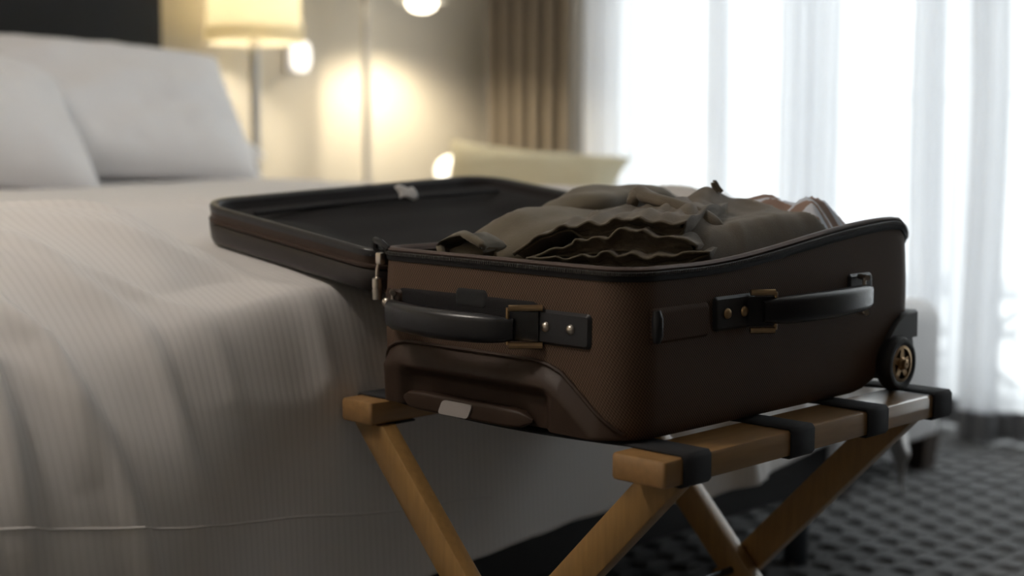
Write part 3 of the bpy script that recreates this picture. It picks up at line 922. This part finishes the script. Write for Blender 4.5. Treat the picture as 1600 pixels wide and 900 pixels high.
# olive shorts
shorts = root('cargo_shorts', (1.33, 1.02, .62), 'olive cargo shorts with frayed wavy leg hems, folded on top of the suitcase', 'shorts')
def c3(l): return [(680 + x / 2.105, 260 + y / 2.105) for x, y in l]
t1 = c3([(255, 288), (330, 235), (400, 204), (470, 193), (530, 190), (570, 184), (620, 174), (660, 171), (690, 183), (735, 180), (775, 195), (822, 183)])
b1 = c3([(258, 292), (360, 233), (405, 213), (450, 214), (490, 232), (545, 236), (600, 210), (650, 197), (700, 210), (760, 228), (812, 226), (823, 190)])
t2 = c3([(330, 296), (400, 268), (452, 262), (462, 240), (500, 240), (548, 240), (600, 215), (645, 204), (690, 222), (760, 236), (812, 234), (860, 262)])
b2 = c3([(335, 304), (400, 296), (452, 296), (500, 292), (560, 284), (610, 282), (640, 272), (660, 268), (700, 292), (760, 292), (830, 290), (865, 276)])
t3 = c3([(300, 302), (420, 302), (480, 300), (540, 288), (610, 290), (660, 296), (730, 300), (800, 290), (860, 280), (900, 283)])
b3 = c3([(300, 330), (480, 330), (640, 330), (820, 322), (902, 288)])
add_leg(shorts, 'olive', t1, b1, 2.150, (.17, .07, .006), lift=.010, seed=1)
add_leg(shorts, 'olive', t2, b2, 2.135, (.15, .06, .0), seed=4)
add_leg(shorts, 'olive', t3, b3, 2.125, (.12, .06, .0), seed=8)
# body of the shorts: crumpled top
def mound(x, y):
    """crumpled cloth surface of the pile"""
    u = (x - 1.17) / .335; v = (y - .914) / .25
    if u < 0 or u > 1 or v < 0 or v > 1: pass
    e = max(0, min(1, min(u / .32, (1 - u) / .20, v / .17, (1 - v) / .30)))
    e = math.sin(e * math.pi / 2)
    ridge = .018 * math.exp(-((y - .98 - .55 * (x - 1.25)) / .022) ** 2) + .012 * math.exp(-((y - 1.09 + .35 * (x - 1.3)) / .03) ** 2)
    w = nz(x * 11 + 3, y * 9, 1.3); w2 = 1 - abs(nz(x * 9 - y * 6, y * 13, 5.1)) * 2
    return .628 + e * (.066 + .012 * sst(1.2, 1.42, x) + ridge + .008 * w + .006 * max(0, w2) ** 2) + .0015 * nz(x * 50, y * 50, 2)
rows = [[(x, y, mound(x, y)) for y in np.linspace(.914, 1.164, 80)] for x in np.linspace(1.17, 1.505, 100)]
obj('seat_panel', MB().grid(rows), 'olive', shorts, angle=180, solid=.003)
# waistband and belt loop
wbp = []
for px, py, c in ((985, 303, 2.36), (1000, 314, 2.32), (1030, 322, 2.29), (1060, 332, 2.27), (1085, 342, 2.25), (1102, 354, 2.24), (1110, 368, 2.235), (1108, 382, 2.23)):
    wbp.append(on_plane(px, py, (1, 1, 0), c))
wbp = smooth_pts(resample(wbp, 40), 3)
rows = []
for i, p in enumerate(wbp):
    u = i / 39
    rows.append([tuple(np.array(p) + np.array((.020, -.004, .006)) * j / 6 + np.array((0, 0, .004 * math.sin(math.pi * j / 6)))) for j in range(7)])
obj('waistband', MB().grid(rows), 'olive', shorts, angle=180, solid=.006)
rp_ = [on_plane(px, py, (1, 1, 0), c) for px, py, c in ((988, 318, 2.33), (991, 308, 2.35), (1000, 305, 2.38), (1016, 310, 2.42), (1035, 316, 2.46))]
obj('waistband_fold', MB().tube([tuple(p) for p in smooth_pts(resample(rp_, 20), 2)], [.004 + .006 * math.sin(math.pi * (.15 + .7 * k / 19)) for k in range(20)], 10), 'olive', shorts, angle=180)
lp = [on_plane(px, py, (1, 1, 0), 2.45) for px, py in ((1122, 300), (1116, 293), (1113, 285), (1117, 283), (1121, 292), (1128, 300))]
obj('belt_loop', MB().tube([tuple(p) for p in smooth_pts(resample(lp, 16), 1)], .003, 6), 'olive', shorts)

# khaki trousers, rolled leg on the hinge side
tr = root('trousers', (1.33, 1.19, .60), 'khaki trousers folded along the hinge side of the suitcase', 'trousers')
def roll(path, wid, hei, seed, n=40, pw=2.6):
    P = [Vector(p) for p in path]; rings = []
    for i, p in enumerate(P):
        t = (P[min(i + 1, len(P) - 1)] - P[max(i - 1, 0)]).normalized(); a = t.cross(Vector((0, 0, 1))).normalized()
        ring = []
        for k in range(n):
            th = 2 * math.pi * k / n; c, s = math.cos(th), math.sin(th)
            rr = (abs(c) ** pw + abs(s) ** pw) ** (-1 / pw)
            q = p + a * (c * rr * wid[i]) + Vector((0, 0, s * rr * hei[i]))
            w = nz(q.x * 12 + seed, q.y * 12, q.z * 12) * .012 + nz(q.x * 30, q.y * 30 + seed, q.z * 30) * .004
            q += (a * c + Vector((0, 0, s))) * w
            ring.append(tuple(q))
        rings.append(ring)
    return MB().loft(rings, True, True)
def path_lerp(a, b, n, sag=0.0):
    a, b = Vector(a), Vector(b)
    return [a + (b - a) * (i / (n - 1)) + Vector((0, 0, sag * math.sin(math.pi * i / (n - 1)))) for i in range(n)]
n = 26
pth = path_lerp((1.105, 1.165, .655), (1.50, 1.165, .665), n, .012)
we = [.078 * (.55 + .45 * sst(0, .25, i / (n - 1))) * (1 - .35 * sst(.85, 1, i / (n - 1))) for i in range(n)]
he = [.040 * (.50 + .50 * sst(0, .22, i / (n - 1))) * (1 - .4 * sst(.8, 1, i / (n - 1))) for i in range(n)]
obj('folded_leg', roll(pth, we, he, 2.0), 'khaki', tr, angle=180)
pth = path_lerp((1.235, 1.205, .697), (1.50, 1.215, .712), n, .010)
we = [.045 * (.35 + .65 * sst(0, .3, i / (n - 1))) for i in range(n)]
he = [.020 * (.3 + .7 * sst(0, .3, i / (n - 1))) * (1 - .5 * sst(.75, 1, i / (n - 1))) for i in range(n)]
obj('upper_fold', roll(pth, we, he, 6.0), 'khaki', tr, angle=180)
cuff = []
for k in range(22):
    a = 2 * math.pi * k / 22
    cuff.append((1.098 + .006 * math.sin(2 * a), 1.172 + .036 * math.cos(a) * (1 + .15 * math.sin(3 * a)), .672 + .020 * math.sin(a)))
obj('cuff', MB().loft([cuff, [(x - .010, y + .004 * math.sin(k), z - .004) for k, (x, y, z) in enumerate(cuff)], [(x + .03, y, z - .003) for x, y, z in cuff]], False, True), 'khaki', tr, angle=180, solid=.0025)

# striped shirt at the wheel end
rows = []
for i in range(50):
    x = 1.462 + .132 * i / 49; row = []
    for j in range(50):
        y = .925 + .24 * j / 49
        u, v = i / 49, j / 49
        e = math.sin(min(1, min(u / .35, (1 - u) / .3, v / .3, (1 - v) / .3)) * math.pi / 2) if 0 < u < 1 and 0 < v < 1 else 0
        row.append((x, y, .640 + e * (.074 + .020 * nz(x * 22, y * 18, 1) + .012 * (1 - 2 * abs(nz(x * 34 + y * 20, y * 14, 6)))) - .02 * u))
    rows.append(row)
obj('shirt', MB().grid(rows), 'plaid', None, label='crumpled white and brown striped shirt packed at the wheel end of the suitcase', cat='shirt', angle=180, solid=.003)
# packed layer below that carries the garments on top
rows = [[(x, y, .628 + .010 * nz(x * 9, y * 9, 4) + .003 * nz(x * 30, y * 30, 1)) for y in np.linspace(SY0 + .018, SY1 - .018, 40)] for x in np.linspace(SX0 + .02, SX1 - .02, 60)]
low = [[(x, y, .515) for x, y, z in r] for r in rows]
gb = MB().grid(rows); gb.grid(low)
obj('folded_jacket', gb, 'olive', None, label='dark olive jacket folded flat under the other clothes in the suitcase', cat='jacket', angle=180)

# ================================================================== beside the bed
ns = root('nightstand', (2.56, 3.58, 0), 'dark wooden nightstand beside the headboard', 'nightstand')
obj('carcass', MB().box(2.36, 2.76, 3.40, 3.775, .06, .58, .005), 'dark_wood', ns)
obj('table_top', MB().box(2.35, 2.77, 3.39, 3.78, .58, .605, .005), 'dark_wood', ns)
dr = obj('drawer', MB().box(2.375, 2.745, 3.385, 3.40, .36, .56, .004), 'dark_wood', ns)
obj('knob', MB().lathe([(.012, 0), (.016, -.012), (.008, -.024), (.001, -.026)], (2.56, 3.385, .46), 'y', 16), 'chrome', dr)
for x in (2.39, 2.73):
    for y in (3.43, 3.745): obj('leg', MB().box(x - .02, x + .02, y - .02, y + .02, 0, .06), 'dark_wood', ns)
LX, LY = 2.50, 3.59
tl = root('table_lamp', (LX, LY, .605), 'lit table lamp with cream drum shade on the nightstand', 'lamp')
obj('lamp_base', MB().lathe([(.001, 0), (.085, 0), (.085, .012), (.03, .02), (.014, .03)], (LX, LY, .605), 'z', 32), 'chrome', tl)
obj('pole', MB().tube([(LX, LY, .62), (LX, LY, 1.22)], .015, 16), 'chrome', tl)
sh = obj('lamp_shade', MB().lathe([(.140, 1.095), (.142, 1.096), (.132, 1.40), (.130, 1.40), (.140, 1.095)], (LX, LY, 0), 'z', 48), 'lamp_shade', tl, angle=60)
obj('shade_trim', MB().lathe([(.1405, 1.090), (.1440, 1.090), (.1440, 1.135), (.1405, 1.135), (.1405, 1.090)], (LX, LY, 0), 'z', 48), 'lamp_shade', tl, angle=60)
for k in range(3):
    a = 2 * math.pi * k / 3
    obj('shade_spider', MB().tube([(LX, LY, 1.22), (LX + .136 * math.cos(a), LY + .136 * math.sin(a), 1.25)], .002, 6), 'chrome', tl)
obj('bulb', MB().lathe([(.001, 0), (.012, .002), (.014, .03), (.028, .06), (.030, .075), (.02, .095), (.001, .10)], (LX, LY, 1.215), 'z', 20), 'bulb', tl)
def lamp_light(name, loc, w, col, rad, parent, spot=None, rot=None):
    d = bpy.data.lights.new(name, 'SPOT' if spot else 'POINT')
    d.energy = w; d.color = col; d.shadow_soft_size = rad
    if spot: d.spot_size = spot; d.spot_blend = .6
    o_ = bpy.data.objects.new(name, d); COL.objects.link(o_)
    o_.parent = parent; o_.location = Vector(loc) - ORG[parent.name]
    if rot: o_.rotation_euler = rot
    return o_
lamp_light('lamp_light', (LX, LY, 1.26), 12, (1.0, .88, .66), .04, tl)

def copy_tree(o, parent=None, dx=0.0):
    c = o.copy(); COL.objects.link(c); c.parent = parent
    if parent is None: c.location.x += dx
    for chd in [q for q in bpy.data.objects if q.parent == o]: copy_tree(chd, c)
    return c
tl2 = copy_tree(tl, None, -2.58); tl2['label'] = 'cream-shaded table lamp out of view across the bed, added to light the foreground'  # unseen second bedside lamp, added to brighten the foreground
ns2 = copy_tree(ns, None, -2.64); ns2['label'] = 'dark wooden nightstand across the bed from the window'
cl_ = root('fill_ceiling_lamp', (-.10, 1.8, ZC - .10), 'round flush ceiling lamp out of view, added to light the foreground', 'ceiling lamp')  # ceiling lamp out of view, added as fill for bed and suitcase
obj('rim', MB().lathe([(.001, .10), (.20, .10), (.205, .06), (.195, .045), (.19, .06)], (-.10, 1.8, ZC - .10), 'z', 40), 'chrome', cl_, angle=50)
obj('diffuser', MB().lathe([(.19, .055), (.16, .025), (.09, .004), (.001, 0)], (-.10, 1.8, ZC - .10), 'z', 40), 'globe', cl_, angle=80)
lamp_light('lamp_light', (-.10, 1.8, ZC - .16), 31, (1.0, .915, .83), .19, cl_)
# reading floor lamp
FX, FY = 2.985, 3.66
HX, HY, HZL = 3.115, 3.53, 1.255
fl = root('floor_lamp', (FX, FY, 0), 'slim steel reading floor lamp lit against the beige wall', 'lamp')
obj('lamp_base', MB().lathe([(.001, 0), (.11, 0), (.11, .015), (.02, .024), (.01, .03)], (FX, FY, 0), 'z', 32), 'chrome', fl)
obj('pole', MB().tube([(FX, FY, .02), (FX, FY, 1.36)], .011, 14), 'chrome', fl)
obj('arm', MB().tube([(FX, FY, 1.35), (HX, HY, 1.35)], .007, 10), 'chrome', fl)
obj('lamp_shade', MB().lathe([(.020, .095), (.035, .085), (.080, .0), (.083, -.004), (.080, -.004), (.032, .080)], (HX, HY, HZL), 'z', 32), 'lamp_grey', fl, angle=60)
obj('bulb', MB().lathe([(.02, .05), (.045, .02), (.050, -.005), (.042, -.025), (.02, -.036), (.001, -.038)], (HX, HY, HZL), 'z', 24), 'bulb', fl)
lamp_light('lamp_light', (HX, HY, HZL - .06), 13, (1.0, .86, .62), .05, fl, spot=R(150), rot=(0, 0, 0))

# small glowing glass on a plate on the wall
sc = root('wall_glow', (2.79, 3.80, 1.03), 'small glowing opal glass on the wall beside the lamp shade', 'wall light')
obj('back_plate', MB().box(2.76, 2.82, 3.785, 3.80, 1.02, 1.12, .004), 'chrome', sc)
obj('glass_globe', MB().lathe([(.001, 0), (.022, .004), (.032, .03), (.032, .07), (.024, .095), (.001, .10)], (2.79, 3.75, 1.02), 'z', 24), 'globe', sc)

# side table below the reading lamp
TX, TY = 3.14, 3.46
st = root('side_table', (TX, TY, 0), 'small round dark side table under the reading lamp', 'table')
obj('table_top', MB().lathe([(.001, .60), (.15, .60), (.155, .61), (.15, .625), (.001, .625)], (TX, TY, 0), 'z', 40), 'dark_wood', st, angle=50)
obj('pedestal', MB().tube([(TX, TY, .01), (TX, TY, .60)], .022, 16), 'dark_wood', st)
obj('foot', MB().lathe([(.001, 0), (.14, 0), (.14, .012), (.03, .03)], (TX, TY, 0), 'z', 32), 'dark_wood', st, angle=50)
GX, GY, GZ = 3.13, 3.40, .625
gl = root('bright_spot_globe', (GX, GY, GZ), 'small round glowing opal globe made up for an unidentified bright spot behind the cushion', 'lamp')  # glowing globe invented to supply an unidentified bright spot
obj('lamp_base', MB().lathe([(.001, 0), (.045, 0), (.045, .010), (.022, .022), (.020, .035)], (GX, GY, GZ), 'z', 28), 'chrome', gl, angle=50)
obj('glass_globe', MB().lathe([(.020, .030), (.042, .040), (.055, .062), (.058, .080), (.050, .105), (.030, .122), (.001, .128)], (GX, GY, GZ), 'z', 32), 'globe_warm', gl, angle=80)

# chaise by the window
ch = root('chaise_longue', (2.93, 2.5, 0), 'white basketweave chaise longue on dark feet by the window', 'chaise')
CX0, CX1, CY0, CY1 = 2.67, 3.18, 1.68, 3.28
def soft_box(x0, x1, y0, y1, z0, z1, r, rz):
    rings = []
    for k in range(7):
        a = math.pi / 2 * k / 6; rings.append((z1 - r + r * math.sin(a), r * (1 - math.cos(a))))
    rings = [(z0, .006), (z0 + .01, 0)] + rings
    return MB().loft([[(x, y, z) for x, y in rrect(x0 + i, x1 - i, y0 + i, y1 - i, max(.01, rz - i * .8), 8, 3)] for z, i in rings], True, True)
obj('seat', soft_box(CX0, CX1, CY0, CY1, .085, .415, .05, .05), 'chaise', ch, angle=80)
obj('backrest', soft_box(CX1 - .01, CX1 + .09, 2.55, CY1, .085, .66, .04, .04), 'chaise', ch, angle=80)
for x in (CX0 + .07, CX1 - .055):
    for y in (CY0 + .035, CY1 - .07):
        fo = MB().loft([[(x - .025, y - .025, 0), (x + .025, y - .025, 0), (x + .025, y + .025, 0), (x - .025, y + .025, 0)], [(x - .035, y - .035, .09), (x + .035, y - .035, .09), (x + .035, y + .035, .09), (x - .035, y + .035, .09)]], True, True)
        obj('foot', fo, 'dark_wood', ch, smooth=False)
cu = place(pillow_mb(.58, .34, .17, 12.0, 44, .16), (2.95, 2.90, .63), R(62), R(5), R(-68))
obj('cushion', cu, 'cushion', None, label='cream cushion leaning on the chaise backrest', cat='cushion', angle=180)

# ================================================================== curtains
def curtain_path(segs):
    pts = []
    for s in segs: pts += s
    return pts
def pleats(y0, y1, x, n, amp, overlap=0.0, seed=0):
    """zig-zag pleats from y0 to y1"""
    out = []
    m = n * 12
    for k in range(m + 1):
        u = k / m; ph = 2 * math.pi * n * u
        out.append((x + amp * math.sin(ph) + .012 * nz(u * 4, seed), y0 + (y1 - y0) * u + overlap * math.sin(2 * ph)))
    return out
def curtain_mb(path, z0, z1, nz_=26, flare=.3, seed=0):
    rows = []
    cx = sum(p[0] for p in path) / len(path)
    for i, (x, y) in enumerate(path):
        row = []
        for j in range(nz_ + 1):
            v = j / nz_; z = z0 + (z1 - z0) * v
            k = 1 + flare * (1 - v) ** 2
            row.append((cx + (x - cx) * k + .010 * nz(y * 3, z * 1.5, seed) * (1 - v), y + .018 * nz(y * 2.5 + 7, z * 1.2, seed) * (1 - v), z))
        rows.append(row)
    return MB().grid(rows)
def gather(y, w, x, n=3, amp=.05):
    """tight gathered folds centred at y"""
    return pleats(y + w / 2, y - w / 2, x, n, amp, w / n * .45, y)
SXX = 3.61
segs = [pleats(3.255, 3.10, SXX, 4, .035, .012, 1), pleats(3.10, 2.76, SXX, 1, .02, 0, 2), gather(2.70, .07, SXX, 2, .04), pleats(2.65, 2.47, SXX, 1, .022, 0, 3),
        gather(2.37, .20, SXX, 4, .035), pleats(2.25, 2.07, SXX, 1, .02, 0, 4), gather(1.985, .09, SXX, 2, .045), pleats(1.93, 1.80, SXX, 1, .015, 0, 5)]
path1 = curtain_path(segs)
HEM = .075
def sheer_panel(path, label, seed):
    r = root('sheer_curtain', (path[len(path) // 2][0], path[len(path) // 2][1], .01), label, 'curtain', 'sheer curtains')
    obj('sheer_cloth', curtain_mb(path, .015 + HEM, 2.5, 24, .25, seed), 'sheer', r, angle=180)
    full = curtain_mb(path, .015, .015 + HEM, 3, .0, seed)
    # hem follows the foot of the cloth
    cx = sum(p[0] for p in path) / len(path)
    rows = []
    for x, y in path:
        rows.append([(cx + (x - cx) * 1.25 + .010 * nz(y * 3, .09 * 1.5, seed), y + .018 * nz(y * 2.5 + 7, .09 * 1.2, seed), z) for z in (.015, .05, .015 + HEM)])
    obj('hem', MB().grid(rows), 'hem', r, angle=180)
    return r
sheer_panel(path1, 'white sheer curtain gathered beside the taupe drape', 1)
path2 = curtain_path([gather(1.76, .10, SXX - .10, 2, .04), pleats(1.69, 1.40, SXX - .10, 2, .02, 0, 7), gather(1.30, .1, SXX - .1, 2, .04), pleats(1.2, .5, SXX - .1, 3, .03, 0, 8),
                      gather(.4, .15, SXX - .1, 3, .04), pleats(.3, -.12, SXX - .1, 3, .03, 0, 9)])
sheer_panel(path2, 'white sheer curtain hanging nearer the room, over the edge of the other sheer', 5)
dp = pleats(3.74, 3.30, 3.62, 6, .055, .012, 3)
obj('drape', curtain_mb(dp, .015, 2.5, 20, .1, 8), 'drape', None, label='heavy taupe drape pulled into the corner of the room', cat='curtain', angle=180)
dp2 = pleats(-.15, -.63, 3.58, 6, .055, .012, 6)
obj('drape', curtain_mb(dp2, .015, 2.5, 20, .1, 4), 'drape', None, label='heavy taupe drape at the other end of the window', cat='curtain', angle=180)
rod = root('curtain_rod', (3.62, 1.1, 2.5), 'curtain rod running above the window', 'curtain rod')
obj('rod', MB().tube([(3.62, -.7, 2.52), (3.62, 3.78, 2.52)], .016, 12), 'chrome', rod)
for y in (-.66, 1.6, 3.7): obj('bracket', MB().box(3.62, X1, y - .012, y + .012, 2.50, 2.54), 'chrome', rod, smooth=False)
